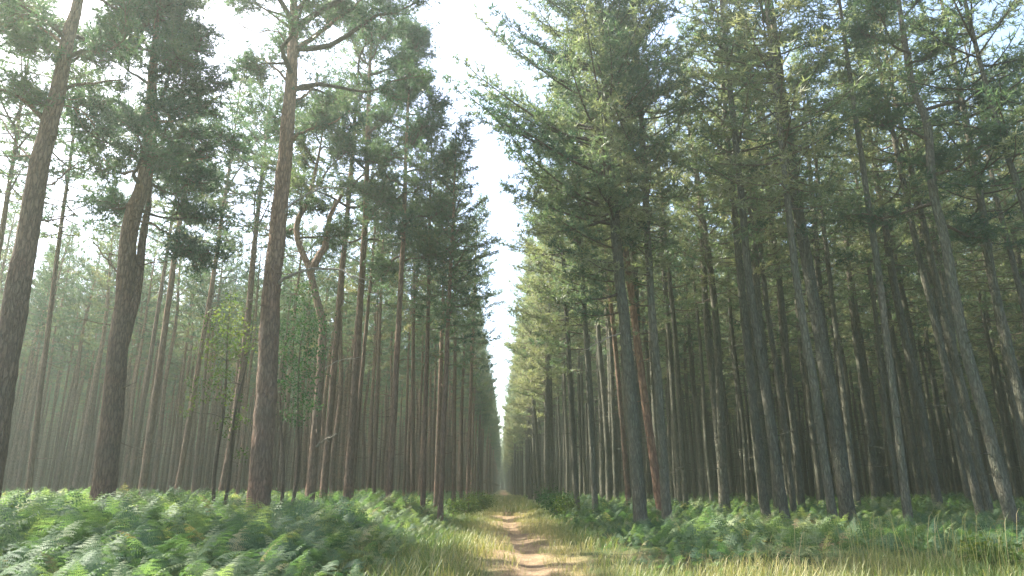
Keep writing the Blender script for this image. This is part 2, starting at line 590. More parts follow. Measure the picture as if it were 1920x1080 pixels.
def crown_scots(axis, z0, z1, rmax, seed, needle, limbs=16, pads=5, dens=1.0, extra=(), bare=0.35, side=None, tmean=0.42):
    """irregular Scots pine crown: crooked limbs carrying separate pads of foliage; extra: [(polyline, pad radius)] in local coordinates"""
    rg = np.random.default_rng(seed)
    g = Geo()
    store = ([], [], [], [])
    H = z1 - z0
    for k in range(limbs):
        t = (k + rg.uniform(0, 1)) / limbs
        h = z0 + H * t
        a = k * 2.399 + rg.uniform(-0.6, 0.6)
        L = rmax * (0.65 + 0.45 * math.sin(math.pi * min(1, 0.25 + t * 0.85))) * rg.uniform(0.65, 1.15) * (1 - 0.5 * max(0, t - 0.6) / 0.4)
        if side is not None:
            L *= 1 + 0.5 * math.cos(a - side)
        el = R(5 + 55 * t + rg.uniform(-14, 14))
        b = axis(h)
        d = np.array([math.cos(a) * math.cos(el), math.sin(a) * math.cos(el), math.sin(el)])
        e = b + d * L
        P = limb_path(b, e, rg, 0.06, 10, 0.05)
        tube(g, P, np.linspace(0.018 + 0.016 * L, 0.008, 10), 6, 0, 0.45)
        for j in range(pads):
            f = bare + (1 - bare) * (j + rg.uniform(0.2, 1)) / pads
            c = P[min(9, int(f * 9.99))]
            dd = unit(d + rg.normal(0, 0.55, 3))
            off = dd * rg.uniform(0.15, 0.55) * (1 if j < pads - 1 else 0.2)
            tube(g, np.array([c, c + off * 0.55 + rg.normal(0, 0.03, 3), c + off]), [0.013, 0.01, 0.007], 4, 0, 0.45)
            pad(g, c + off, dd, rg.uniform(0.42, 0.72), rg, int(rg.uniform(11, 17) * dens), store, tmean + rg.normal(0, 0.13))
    for pl, pr in extra:
        for c, dd in pl:
            pad(g, c, dd, pr, rg, int(16 * dens), store, tmean + rg.normal(0, 0.12))
    c = axis(z1)
    pad(g, c, np.array([0, 0, 1.0]), 0.7, rg, 16, store, tmean)
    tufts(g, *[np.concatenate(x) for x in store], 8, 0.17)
    return g.mesh("crown", [M_twig, needle], (0,))


def straight(H, seed, wob=0.12):
    rg = np.random.default_rng(seed)
    P = np.zeros((6, 3))
    P[:, 2] = np.linspace(-0.15, H, 6)
    P[1:, :2] = rg.normal(0, wob, (5, 2)) * np.linspace(0.3, 1, 5)[:, None]
    return P


def proto(H, r0, z0, rmax, seed, kind, edge=None, **k):
    bark = {"scots": M_scots, "grey": M_grey, "red": M_red}[kind]
    tm, Q, rad = trunk_mesh(straight(H, seed), r0, 0.018, bark, seed, 26, 9, (1.8, z0 + 2), (0.2, 1.7), 0.4)
    ax = axis_of(Q)
    if kind == "scots":
        cm = crown_whorl(ax, z0, H + 0.1, rmax, seed, M_needle_scots, edge=edge, **k)
    else:
        cm = crown_whorl(ax, z0, H + 0.1, rmax, seed, M_needle, edge=edge, **k)
    return tm, cm, H, r0


WEST, EAST = math.pi, 0.0
PROTO = {
    "left": [proto(16.0 + 0.5 * i, 0.115, 8.8 + 0.6 * i, 1.8, 100 + i, "scots", nb=50, low_full=0.45, per=0.16) for i in range(4)],
    "left_edge": [proto(16.5 + 0.6 * i, 0.12, 7.8, 1.35, 120 + i, "scots", (EAST, 0.0, 1.6), nb=95, per=0.13) for i in range(2)],
    "right": [proto(18.5 + 0.5 * i, 0.125, 7.8 + 0.7 * i, 1.85, 140 + i, "grey", nb=62, low_full=0.45, tmean=0.62, per=0.16) for i in range(4)],  # raised tint mean puts the sunlit golden tone into the needle colour
    "right_edge": [proto(18.5 + 0.6 * i, 0.13, 7.0, 1.65, 160 + i, "grey", (WEST, 0.22, 2.4), nb=130, tmean=0.70, per=0.13) for i in range(2)],  # track-side crowns coloured further towards the sunlit tone
}
n_tree = 0


def plant(kind, x, y, label, group, H=None, r=None, which=None, rz=None):
    """a whole tree copied from one of the prototypes"""
    global n_tree
    tm, cm, H0, r0 = PROTO[kind][which if which is not None else n_tree % len(PROTO[kind])]
    n_tree += 1
    t = thing("pine_tree", (x, y, float(ground_h(x, y))), label, "tree", group)
    if rz is None:
        rz = random.uniform(-0.35, 0.35) if "edge" in kind else random.uniform(0, 6.28)
    t.rotation_euler = (random.gauss(0, 0.010), random.gauss(0, 0.010), rz)
    sz = (H or H0 * random.uniform(0.9, 1.08)) / H0
    t.scale = (sz * (1 if r is None else r / r0 / sz), sz * (1 if r is None else r / r0 / sz), sz)
    part("trunk", tm, t)
    c = part("crown", cm, t)
    if r is not None:
        k = sz * r0 / r
        c.scale = (k, k, 1)
    return t


def hand_tree(pts, Y, wpx, H, label, bark, crown, seed, stubs=14, sides=14, name="pine_tree", snag=(0.2, 1.0), stub_z=(1.2, 9.0)):
    """a tree whose trunk follows the given line in the vertical plane Y metres in front"""
    W = [at(px, py, Y) for px, py in pts]
    d = W[1] - W[0]
    gx, gy = W[0][0], Y
    gz = float(ground_h(gx, gy))
    k = (gz - 0.12 - W[0][2]) / d[2]
    base = W[0] + d * k
    gz = float(ground_h(base[0], base[1]))
    P = [base] + W
    tipd = unit(W[-1] - W[-2])
    tipd = unit(tipd * 0.6 + np.array([0, 0, 1.0]) * 0.4)
    top = W[-1]
    if H > top[2] + 0.5:
        k = (H - top[2])
        P.append(top + tipd * k * 0.5 / tipd[2])
        P.append(P[-1] + np.array([0, 0, k * 0.5]) + tipd * np.array([1, 1, 0]) * k * 0.2)
    org = np.array([base[0], base[1], gz])
    P = np.array(P) - org
    # depth sway so that trunks are not flat in their plane
    rg = np.random.default_rng(seed)
    P[2:, 1] += np.cumsum(rg.normal(0, 0.06, len(P) - 2))
    dist = project(W[0])[2]
    r0 = wpx * 0.5 * dist / F
    tm, Q, rad = trunk_mesh(P, r0, 0.02, bark, seed, stubs, sides, stub_z, snag)
    t = thing(name, org, label, "tree")
    part("trunk", tm, t)
    if crown:
        kind, z0, rmax, kw = crown
        ax = axis_of(Q)
        top = Q[:, 2].max()
        if kind == "scots":
            cm = crown_scots(ax, z0, top, rmax, seed, M_needle_scots, **kw)
            part("crown", cm, t)
        elif kind == "whorl":
            cm = crown_whorl(ax, z0, top + 0.1, rmax, seed, M_needle, **kw)
            part("crown", cm, t)
        else:                                   # share a prototype's crown, leaning with this trunk
            tmesh, cm, H0, _ = PROTO[kind][seed % len(PROTO[kind])]
            c = part("crown", cm, t)
            s = rmax
            sz = top / H0
            b, e = ax(top * 0.5), ax(top * 0.98)
            lean = (e - b) / (e[2] - b[2])
            # shear-free placement: rotate the prototype so that its axis runs along the upper trunk
            q = Vector((lean[0], lean[1], 1.0)).to_track_quat("Z", "Y")
            rot = (Vector((0, 0, 1)).rotation_difference(Vector((lean[0], lean[1], 1.0))).to_matrix()
                   @ Matrix.Rotation(random.uniform(-0.3, 0.3) if "edge" in kind else random.uniform(0, 6.28), 3, "Z"))
            c.rotation_euler = rot.to_euler()
            c.scale = (s, s, sz)
            anchor = Vector(ax(top * 0.75)) - rot @ Vector((0, 0, top * 0.75))
            c.location = anchor
    return t, org, Q, rad


def branch(t, org, pts, r0, r1, mat=M_scots, name="branch", dY=0.0, Y=None, label=None, n=14, seed=1, trunk=None):
    """a bare limb as a part of its tree; pts in the photograph's plane at Y, receding by dY towards its end"""
    W = []
    for i, (px, py) in enumerate(pts):
        W.append(at(px, py, Y + dY * i / (len(pts) - 1)) - org)
    if trunk is not None:                       # grow out of the trunk's own centre line
        j = int(np.argmin(np.linalg.norm((trunk - W[0]) * np.array([1, 0.3, 1]), axis=1)))
        off = trunk[j] - W[0]
        W = [p + off * (1 - 0.7 * i / (len(W) - 1)) for i, p in enumerate(W)]
    Q = smooth_line(W, n)
    rg = np.random.default_rng(seed)
    Q[1:-1] += rg.normal(0, 0.012, (n - 2, 3))
    g = Geo()
    tube(g, Q, np.linspace(r0, r1, n), 8, 0, 0.5, True, 0.1, seed)
    # a few side twigs
    for k in range(5):
        j = rg.integers(n // 3, n - 1)
        dd = unit(unit(Q[-1] - Q[0]) + rg.normal(0, 0.6, 3))
        ln = rg.uniform(0.15, 0.5)
        tube(g, np.array([Q[j], Q[j] + dd * ln * 0.5 + rg.normal(0, 0.02, 3), Q[j] + dd * ln]), [r1 * 0.9, r1 * 0.6, r1 * 0.3], 4, 0)
    part(name, g.mesh(name, [mat], (0,)), t, label)
    return Q


def padline(Q, f0, n, rg, spread=0.35):
    out = []
    for k in range(n):
        f = f0 + (1 - f0) * (k + rg.uniform(0.2, 1)) / n
        c = Q[min(len(Q) - 1, int(f * (len(Q) - 0.01)))]
        d = unit(unit(Q[-1] - Q[0]) + rg.normal(0, 0.5, 3))
        out.append((c + rg.normal(0, spread, 3) * np.array([1, 1, 0.6]), d))
    return out


def hero(pts, Y, wpx, H, label, bark, limbs, z0, rmax, seed, kw, sides=22, stubs=10, mat=None):
    t, org, Q, rad = hand_tree(pts, Y, wpx, H, label, bark, None, seed, stubs, sides)
    rg = np.random.default_rng(seed + 1)
    extra = []
    for i, L in enumerate(limbs):
        q = branch(t, org, L["p"], L.get("r", 0.05), 0.012, L.get("m", bark), dY=L.get("dY", 0.0), Y=Y, seed=seed + i, trunk=Q)
        if L.get("pads"):
            extra.append((padline(q, L.get("f", 0.4), L["pads"], rg, L.get("s", 0.3)), L.get("pr", 0.55)))
    cm = crown_scots(axis_of(Q), z0, Q[:, 2].max(), rmax, seed, M_needle_scots, extra=extra, **kw)
    part("crown", cm, t)
    return t, org, Q


placed = []                                     # ground positions that are taken


def took(t):
    placed.append((t.location.x, t.location.y))


# --- the three old pines at the left
t, o_, q_ = hero([(-28, 900), (10, 690), (35, 540), (55, 425), (80, 300), (107, 175), (125, 75), (142, 0)], 12.5, 50, 13.5,
                 "big old pine leaning in from the left border with brown bark and bare low limbs", M_scots,
                 [dict(p=[(116, 186), (145, 165), (185, 158), (235, 150)], r=0.045, dY=0.8, pads=3, pr=0.45),
                  dict(p=[(92, 230), (50, 190), (10, 168), (-40, 160)], r=0.06, dY=-0.4, pads=5, pr=0.5),
                  dict(p=[(128, 90), (90, 60), (30, 25), (-20, 20)], r=0.045, dY=0.6, pads=8, pr=0.55, f=0.3),
                  dict(p=[(112, 200), (150, 205), (180, 236)], r=0.018, dY=0.3),
                  dict(p=[(84, 345), (115, 335), (155, 300)], r=0.02, dY=0.3),
                  dict(p=[(80, 305), (40, 270), (0, 215)], r=0.02, dY=0.5),
                  dict(p=[(68, 425), (110, 418), (145, 405)], r=0.02, dY=0.2),
                  dict(p=[(118, 120), (135, 112), (175, 90), (230, 60)], r=0.04, dY=1.0, pads=6, pr=0.5, f=0.3)],
                 9.2, 2.0, 31, dict(limbs=14, pads=4))
took(t)
t, o_, q_ = hero([(196, 935), (222, 690), (236, 560), (249, 450), (266, 402), (286, 350), (297, 280), (302, 200), (312, 60)], 15.0, 43, 13.0,
                 "old pine with a dense dark crown whose trunk divides into two stems above the middle", M_scots,
                 [dict(p=[(225, 668), (258, 560), (270, 450), (281, 380), (287, 290), (292, 235)], r=0.15, dY=0.5),
                  dict(p=[(282, 420), (310, 425), (350, 455), (385, 490)], r=0.035, dY=-0.3, pads=7, pr=0.42, f=0.75, s=0.2),
                  dict(p=[(268, 500), (300, 492), (322, 490)], r=0.02, dY=0.2),
                  dict(p=[(296, 320), (240, 330), (200, 300)], r=0.035, dY=0.3, pads=6, pr=0.5, f=0.4),
                  dict(p=[(300, 330), (350, 320), (400, 300)], r=0.035, dY=0.5, pads=7, pr=0.5, f=0.4),
                  dict(p=[(240, 520), (215, 500), (175, 450)], r=0.018, dY=0.2),
                  dict(p=[(300, 240), (350, 230), (420, 180)], r=0.04, dY=0.2, pads=9, pr=0.55, f=0.35)],
                 7.0, 1.75, 47, dict(limbs=24, pads=5, dens=1.1))
took(t)
t, o_, q_ = hero([(484, 935), (500, 700), (512, 540), (524, 400), (542, 200), (552, 50), (549, -60)], 15.5, 43, 15.5,
                 "tall old pine with a thick reddish brown trunk and wide bare limbs near the top", M_scots,
                 [dict(p=[(560, 108), (600, 72), (640, 38), (700, -15)], r=0.075, dY=0.8, pads=8, pr=0.55, f=0.35),
                  dict(p=[(548, 268), (575, 242), (620, 232), (660, 205)], r=0.05, dY=-0.4, pads=3, pr=0.45, f=0.6),
                  dict(p=[(538, 168), (505, 128), (480, 112), (452, 106)], r=0.035, dY=0.4),
                  dict(p=[(546, 60), (505, 25), (460, 2), (420, -5)], r=0.035, dY=0.4, pads=2, pr=0.3, f=0.7),
                  dict(p=[(550, 195), (580, 175), (592, 158)], r=0.04, dY=0.3, pads=2, pr=0.35, f=0.5),
                  dict(p=[(524, 535), (552, 514), (600, 500), (645, 503), (668, 522)], r=0.045, dY=-0.8, m=M_pale),
                  dict(p=[(536, 425), (556, 385), (600, 356), (650, 352)], r=0.035, dY=-0.3, m=M_pale),
                  dict(p=[(530, 470), (520, 440), (500, 425)], r=0.014, dY=0.2),
                  dict(p=[(553, 30), (575, -10), (590, -60)], r=0.07, dY=0.2, pads=4, pr=0.5, f=0.5),
                  dict(p=[(548, 100), (520, 60), (480, 60), (440, 40)], r=0.02, dY=-0.3)],
                 10.6, 2.9, 53, dict(limbs=22, pads=5, side=0.0))
took(t)

# --- other single trees on the left side
S = ("scots", 8.0, 1.35, dict(limbs=15, pads=4, dens=0.9))
LEFT = [
    ([(52, 930), (98, 540), (124, 350)], 22, 11, 16.5, "slim pine standing between the leaning old pine and the forked old pine", "left", 1.4),
    ([(-80, 930), (-20, 540), (20, 300)], 19, 13, 16.0, "pine at the left border whose crown hangs behind the leaning old pine", "left", 1.4),
    ([(240, 935), (300, 540), (335, 330)], 30, 10, 18.5, "slim pine just behind the old forked pine, leaning right", "left", 1.3),
    ([(265, 930), (320, 540), (348, 360)], 25, 14, 17.0, "slim brown pine second behind the old forked pine", "left", 1.0),
    ([(330, 935), (395, 540), (412, 420)], 27, 11, 19.0, "slim pine standing midway between the two thickest left trunks", "left", 1.5),
    ([(362, 935), (385, 700), (398, 540)], 34, 8, 15.5, "thin grey pine beside the slim pine midway between the thick trunks", "left", 1.0),
    ([(415, 935), (455, 680), (478, 430)], 25, 15, 17.0, "brown pine behind the yellow-green sapling", "left", 1.4),
    ([(605, 938), (635, 560), (650, 400)], 24, 15, 18.5, "straight pine standing right behind the crooked forked pine", "left", 1.5),
    ([(650, 950), (677, 540), (686, 400), (692, 200)], 22, 16, 19.0, "straight orange-brown pine with full crown right of the crooked forked pine", "own", (8.6, 2.4, 26)),
    ([(657, 952), (686, 620), (700, 480)], 27, 9, 14.5, "thin pine close behind the straight orange-brown pine", "left", 1.0),
    ([(700, 942), (715, 540), (722, 400)], 31, 8, 15.5, "thin dark pine between two brown pines left of the track", "left", 1.0),
    ([(727, 965), (752, 540), (758, 430), (764, 250)], 20.5, 13, 16.0, "dark brown pine rising from the fern patch with full round crown", "own", (7.6, 1.45, 22)),
    ([(773, 938), (776, 540), (778, 430)], 32, 9, 15.0, "thin upright pine behind the track-side pair", "left", 1.0),
    ([(792, 965), (803, 540), (806, 400)], 22, 10, 14.0, "upright slim pine standing left of the close pair by the track", "left_edge", 1.0),
    ([(817, 950), (830, 560), (836, 430)], 27, 10, 15.0, "rear tree of the close pair of pines left of the track", "left_edge", 1.0),
    ([(825, 976), (843, 540), (849, 420)], 20.5, 11, 12.6, "front tree of the close pair of pines left of the track", "left_edge", 0.95),
    ([(850, 945), (853, 640), (852, 400)], 31, 8, 17.4, "slim pine by the track whose pointed top stands against the sky", "left_edge", 1.1),
    ([(877, 940), (886, 650), (890, 560)], 36, 8, 16.5, "slim pine at the track edge where the ferns end", "left_edge", 1.05),
]
for i, (pts, Y, wpx, H, lab, crown, sc) in enumerate(LEFT):
    cr = ("scots", sc[0], sc[1], dict(limbs=sc[2], pads=5)) if crown == "own" else (crown, 0, sc, None)
    t, org, Q, rad = hand_tree(pts, Y, wpx, H, lab, M_scots, cr, 200 + i, 12, 12, snag=(0.2, 1.4), stub_z=(2, 9))
    took(t)

# crooked forked pine with the pale broken limb
t, org, Q, rad = hand_tree([(580, 938), (594, 780), (603, 650), (603, 600), (590, 548), (579, 500), (560, 455), (556, 415), (575, 380), (590, 330)], 20, 20, 12.5,
                           "crooked pine with an S-bent forked trunk and a pale broken limb low down", M_scots,
                           ("scots", 8.3, 1.6, dict(limbs=12, pads=4)), 71, 8, 14)
branch(t, org, [(580, 505), (602, 470), (612, 445), (616, 410), (640, 365)], 0.13, 0.05, M_scots, Y=20, dY=0.4, seed=3, trunk=Q)
branch(t, org, [(596, 834), (610, 822), (634, 811)], 0.035, 0.02, M_pale, Y=20, dY=-0.6, label="pale broken bare limb", seed=4, trunk=Q)
branch(t, org, [(598, 700), (630, 680), (668, 672)], 0.02, 0.006, M_pale, Y=20, dY=-0.3, seed=6, trunk=Q)
took(t)

# --- single trees on the right side
RIGHT = [
    ([(1013, 930), (1003, 780), (996, 650)], 44, 8, 17.0, "thin pine at the right track edge behind the dark bush", M_grey, "right_edge", 1.05),
    ([(1082, 957), (1066, 650), (1056, 480)], 26, 12, 17.5, "slim pine beside the dark bush right of the track", M_grey, "right_edge", 1.2),
    ([(1117, 970), (1102, 680), (1092, 500)], 22, 12, 17.0, "slim pine with a pale bare left edge near the track", M_grey, "right_edge", 1.1),
    ([(1157, 950), (1145, 650), (1136, 480)], 30, 10, 18.0, "slender dark pine between the pale edged pine and the stout grey pine", M_grey, "right", 1.1),
    ([(1180, 952), (1157, 690), (1140, 520)], 27, 11, 17.5, "slim brown pine just behind the stout grey pine", M_scots, "right", 1.0),
    ([(1240, 968), (1212, 760), (1190, 590), (1172, 440)], 21, 17, 17.0, "orange-red barked pine between the two grey pines by the track", M_red, "right", 1.1),
    ([(1252, 997), (1236, 760), (1217, 540), (1205, 300), (1190, 100)], 18.3, 18, 18.5, "grey pine in front of the orange-red pine", M_grey, "right_edge", 1.15),
    ([(1437, 970), (1412, 760), (1390, 540), (1370, 300)], 20, 18, 18.5, "left tree of two grey pines standing close in the middle of the right stand", M_grey, "right", 1.25),
    ([(1475, 995), (1440, 740), (1410, 540), (1388, 340)], 17.5, 19, 18.0, "right tree of two grey pines standing close in the middle of the right stand", M_grey, "right", 1.2),
    ([(1567, 1007), (1528, 760), (1495, 540), (1478, 400)], 16.3, 18, 17.0, "slimmer grey pine overlapping the thickest trunk of the right stand", M_grey, "right", 1.15),
    ([(1592, 985), (1560, 760), (1520, 540), (1498, 400), (1474, 230)], 17.8, 28, 19.0, "thickest grey pine of the right stand", M_grey, "right", 1.4),
    ([(1610, 960), (1585, 760), (1560, 540)], 24, 12, 18.0, "thin dark pine right behind the thickest grey trunk", M_grey, "right", 1.0),
    ([(1706, 1000), (1686, 820), (1650, 540), (1618, 300), (1576, 0)], 17, 16, 17.5, "smooth slim grey pine with a long bare trunk against a gap of sky", M_grey, None, 1.0),
    ([(1760, 950), (1720, 740), (1680, 540), (1660, 420)], 22, 18, 18.0, "dark pine in the shade right of the long bare grey trunk", M_grey, "right", 1.2),
    ([(1842, 980), (1785, 740), (1735, 540), (1702, 390)], 19, 15, 18.0, "left one of two parallel leaning grey pines near the bent pine", M_grey, "right", 1.1),
    ([(1860, 985), (1808, 740), (1760, 540), (1722, 380)], 20, 15, 18.5, "right one of two parallel leaning grey pines near the bent pine", M_grey, "right", 1.1),
    ([(1985, 985), (1920, 800), (1858, 540), (1832, 400)], 18, 19, 18.0, "dark thick pine at the right border of the stand", M_grey, "right", 1.2),
    ([(2050, 850), (1962, 560), (1920, 405), (1882, 270), (1846, 140)], 15, 16, 17.0, "leaning pine in the upper right corner with its crown over the border", M_grey, "right", 1.2),
]
for i, (pts, Y, wpx, H, lab, bark, crown, sc) in enumerate(RIGHT):
    cr = (crown, 0, sc, None) if crown else ("whorl", 11.5, 1.3, dict(nb=60, tmean=0.5))
    t, org, Q, rad = hand_tree(pts, Y, wpx, H, lab, bark, cr, 300 + i, 26, 14, snag=(0.15, 1.3), stub_z=(2, 9))
    took(t)

# stout grey pine by the track, its long boughs reaching over the open strip
t, org, Q, rad = hand_tree([(1202, 998), (1186, 780), (1168, 570), (1152, 400), (1138, 200), (1130, 60)], 17.5, 26, 19.0,
                           "stout grey pine with wide boughs reaching out over the track", M_grey,
                           ("whorl", 7.4, 2.05, dict(nb=190, edge=(WEST, 0.95, 2.2), tmean=0.68, per=0.115)), 81, 14, 18)  # tint mean lifted, sunlit gold painted into the boughs
branch(t, org, [(1160, 620), (1120, 640), (1085, 660)], 0.022, 0.006, M_pale, Y=17.5, dY=-0.5, seed=9, trunk=Q)
took(t)
# bent pine at the right
t, org, Q, rad = hand_tree([(1902, 992), (1850, 790), (1802, 600), (1770, 440), (1748, 360), (1738, 235), (1708, 155), (1684, 10)], 16, 23, 16.5,
                           "pine with a kinked sunlit trunk bending left high up at the right", M_grey,
                           ("scots", 7.2, 1.9, dict(limbs=16, pads=4, dens=1.0)), 91, 14, 18)
took(t)

# --- rows of the plantation behind and between: copies
PL = np.array(placed)
cand = []
for xi in range(-54, 55):
    for yi in range(0, 145):
        x = xi * 2.5 + (0.45 if xi < 0 else -0.05) + random.gauss(0, 0.42)
        y = 12.0 + yi * 2.4 + random.gauss(0, 0.38)
        if y > 85 and abs(x) < 4:
            x *= 0.78
        if abs(x) < (2.0 if y < 85 else 1.5) and y < 283:
            continue
        if x < 0:
            if (x > -1.5 and y < 283) or y < 31.0 + 0.04 * abs(x) or (x > -3.2 and y < 38):
                continue
        else:
            if (x < (2.3 if y < 85 else 1.5) and y < 283) or y < 22.0 - 0.12 * x or (x < 4 and y < 27):
                continue
        if np.min(np.hypot(PL[:, 0] - x, PL[:, 1] - y)) < 1.25:
            continue
        px, py, z = project((x, y, 1.5))
        px2, py2, _ = project((x, y, 14.0))
        vis = (-60 < px < 1980) or (-60 < px2 < 1980)
        cand.append((not vis, y + 0.15 * abs(x), x, y))
cand.sort()
N_IND = 245
ind = [c for c in cand if not c[0]][:N_IND]
rest = [c for c in cand if not c[0]][N_IND:] + [c for c in cand if c[0] and c[3] < 70]
GL = "slim bare-stemmed pines in ranks behind the trees left of the track"
GR = "slim dark-stemmed pines in ranks behind the trees right of the track"
for _, _, x, y in ind:
    if x < 0:
        k = "left_edge" if x > -4.0 else "left"
        plant(k, x, y, "slim straight pine among the crowded ranks deep in the left stand", GL, r=random.uniform(0.085, 0.14), H=random.uniform(13.2, 15.8))
    else:
        k = "right_edge" if x < 4.2 else "right"
        plant(k, x, y, "slim straight pine among the shady ranks deep in the right stand", GR, r=random.uniform(0.10, 0.16), H=random.uniform(17, 19.5))

# unseen pines added beyond the left border to shade the near bracken
rest += [(True, 0, -14.0, 13.4), (True, 0, -16.2, 10.8), (True, 0, -13.2, 9.2), (True, 0, -17.5, 14.6), (True, 0, -11.6, 6.2), (True, 0, -15.0, 7.0)]

# the farther wood: one object of instanced trunks and crowns
pts, kinds, scl, rots = [], [], [], []
for k in range(190):                            # young pines where the track ends
    x, y = random.uniform(-9, 9), random.uniform(250, 330)
    if abs(x) < 2 and y < 268:
        continue
    pts.append((x, y, float(ground_h(x, y))))
    kinds.append(random.choice((2, 5)))
    scl.append(random.uniform(0.16, 0.5))
    rots.append(random.uniform(0, 6.28))
KEYS = [("left", 0), ("left", 1), ("left_edge", 0), ("right", 0), ("right", 1), ("right_edge", 0)]
for _, _, x, y in rest:
    if x < 0:
        k = 2 if x > -4.0 else random.choice((0, 1))
        s = random.uniform(0.9, 1.05)
    else:
        k = 5 if x < 4.2 else random.choice((3, 4))
        s = random.uniform(0.92, 1.06)
    pts.append((x, y, float(ground_h(x, y))))
    kinds.append(k)
    scl.append(s)
    rots.append(random.uniform(-0.3, 0.3) if k in (2, 5) else random.uniform(0, 6.28))
fm = bpy.data.meshes.new("far_wood")
fm.from_pydata(pts, [], [])
for nm, tp, data in (("kind_id", "INT", kinds), ("size", "FLOAT", scl), ("turn", "FLOAT", rots)):
    a = fm.attributes.new(nm, tp, "POINT")
    a.data.foreach_set("value", data)
fw = link(bpy.data.objects.new("far_wood", fm))
fw["kind"] = "stuff"
fw["label"] = "far mass of pine trees closing off the wood on both sides of the track"
fw["category"] = "forest"
ng = bpy.data.node_groups.new("scatter", "GeometryNodeTree")
ng.interface.new_socket("Geometry", in_out="INPUT", socket_type="NodeSocketGeometry")
ng.interface.new_socket("Geometry", in_out="OUTPUT", socket_type="NodeSocketGeometry")
gi, go = ng.nodes.new("NodeGroupInput"), ng.nodes.new("NodeGroupOutput")
jn = ng.nodes.new("GeometryNodeJoinGeometry")


def named(nm, tp):
    a = ng.nodes.new("GeometryNodeInputNamedAttribute")
    a.data_type = tp
    a.inputs["Name"].default_value = nm
    return [s for s in a.outputs if s.enabled][0]


tree_objs = {}
for o in C.objects:
    if o.parent is not None and o.type == "MESH":
        tree_objs.setdefault(o.data.name, o)
ks, kk, kt = named("size", "FLOAT"), named("kind_id", "INT"), named("turn", "FLOAT")
cx = ng.nodes.new("ShaderNodeCombineXYZ")
ng.links.new(kt, cx.inputs[2])
for i, (k, j) in enumerate(KEYS):
    tm, cm = PROTO[k][j][0], PROTO[k][j][1]
    for me in (tm, cm):
        src = tree_objs.get(me.name)
        if src is None:
            continue
        oi = ng.nodes.new("GeometryNodeObjectInfo")
        oi.inputs["Object"].default_value = src
        oi.inputs["As Instance"].default_value = True
        ip = ng.nodes.new("GeometryNodeInstanceOnPoints")
        cmpn = ng.nodes.new("FunctionNodeCompare")
        cmpn.data_type = "INT"
        cmpn.operation = "EQUAL"
        ins = [s for s in cmpn.inputs if s.enabled]
        ng.links.new(kk, ins[0])
        ins[1].default_value = i
        ng.links.new(gi.outputs[0], ip.inputs["Points"])
        ng.links.new(oi.outputs["Geometry"], ip.inputs["Instance"])
        ng.links.new([s for s in cmpn.outputs if s.enabled][0], ip.inputs["Selection"])
        ng.links.new(cx.outputs[0], ip.inputs["Rotation"])
        ng.links.new(ks, ip.inputs["Scale"])
        ng.links.new(ip.outputs[0], jn.inputs[0])
ng.links.new(jn.outputs[0], go.inputs[0])
md = fw.modifiers.new("scatter", "NODES")
md.node_group = ng

# ------------------------------------------------------------------ undergrowth


def frond_template(seed, pairs, detail):
    """bracken frond rising from the origin and arching towards +X"""
    rg = np.random.default_rng(seed)
    n = 14
    s = np.linspace(0, 1, n)
    x = 0.10 * s + 0.75 * np.clip(s - 0.30, 0, 1) ** 1.25
    z = 1.12 * s ** 0.75 - 0.62 * np.clip(s - 0.38, 0, 1) ** 1.6
    y = rg.normal(0, 0.03) * s**2
    P = np.stack([x, y, z], 1)
    V, T, tint = [], [], []

    def tri(a, b, c, ti):
        k = len(V)
        V.extend((a, b, c))
        tint.extend((ti, ti, ti))
        T.append((k, k + 1, k + 2))
    for k in range(n - 1):                                   # stalk
        wv = np.array([0, 0.006, 0]) * (1.2 - s[k])
        tri(P[k] + wv, P[k] - wv, P[k + 1], 0.62)
        wz = np.array([0.006, 0, 0]) * (1.2 - s[k])
        tri(P[k] + wz, P[k] - wz, P[k + 1], 0.62)
    for k in range(pairs):
        f = 0.34 + 0.66 * k / (pairs - 0.3)
        c = np.array([np.interp(f, s, P[:, i]) for i in range(3)])
        t = unit(np.array([np.interp(min(f + 0.05, 1), s, P[:, i]) for i in range(3)]) - np.array([np.interp(f - 0.05, s, P[:, i]) for i in range(3)]))
        u = k / (pairs - 1)
        ln = 0.30 * (1 - u) ** 0.85 * (0.75 + 0.25 * min(1, u * 6)) + 0.025
        for sg in (-1, 1):
            d = unit(np.array([0, sg, 0]) + t * 0.45 + np.array([0, 0, rg.normal(0, 0.12)]))
            nrm = np.cross(d, t)
            drop = -0.25
            m = detail
            L = ln * rg.uniform(0.85, 1.1)
            pin = lambda q: c + d * L * q + np.array([0, 0, drop * L * q * q])
            wdir = unit(t - d * (t @ d))
            if m <= 1:
                w = 0.10 * L + 0.008
                a, b_, e = pin(0.05), pin(0.35), pin(1)
                tri(a, b_ + wdir * w, e, 0.5)
                tri(a, e, b_ - wdir * w, 0.46)
                continue
            for q in range(m):
                f0, f1 = q / m, (q + 0.86) / m
                w = (0.15 * L * (1 - f0) ** 0.7 + 0.008) * rg.uniform(0.85, 1.1)
                mid = pin((f0 + f1) / 2 + 0.45 / m)
                lift = nrm * rg.normal(0, 0.10) * w
                tri(pin(f0), pin(f1), mid + wdir * w + lift, 0.5 + rg.normal(0, 0.05))
                tri(pin(f0), mid - wdir * w - lift, pin(f1), 0.47 + rg.normal(0, 0.05))
            tri(pin(1 - 1.0 / m) + wdir * 0.008, pin(1 - 1.0 / m) - wdir * 0.008, pin(1.08), 0.5)
    return np.array(V, np.float32), np.array(T, np.int32), np.array(tint, np.float32)


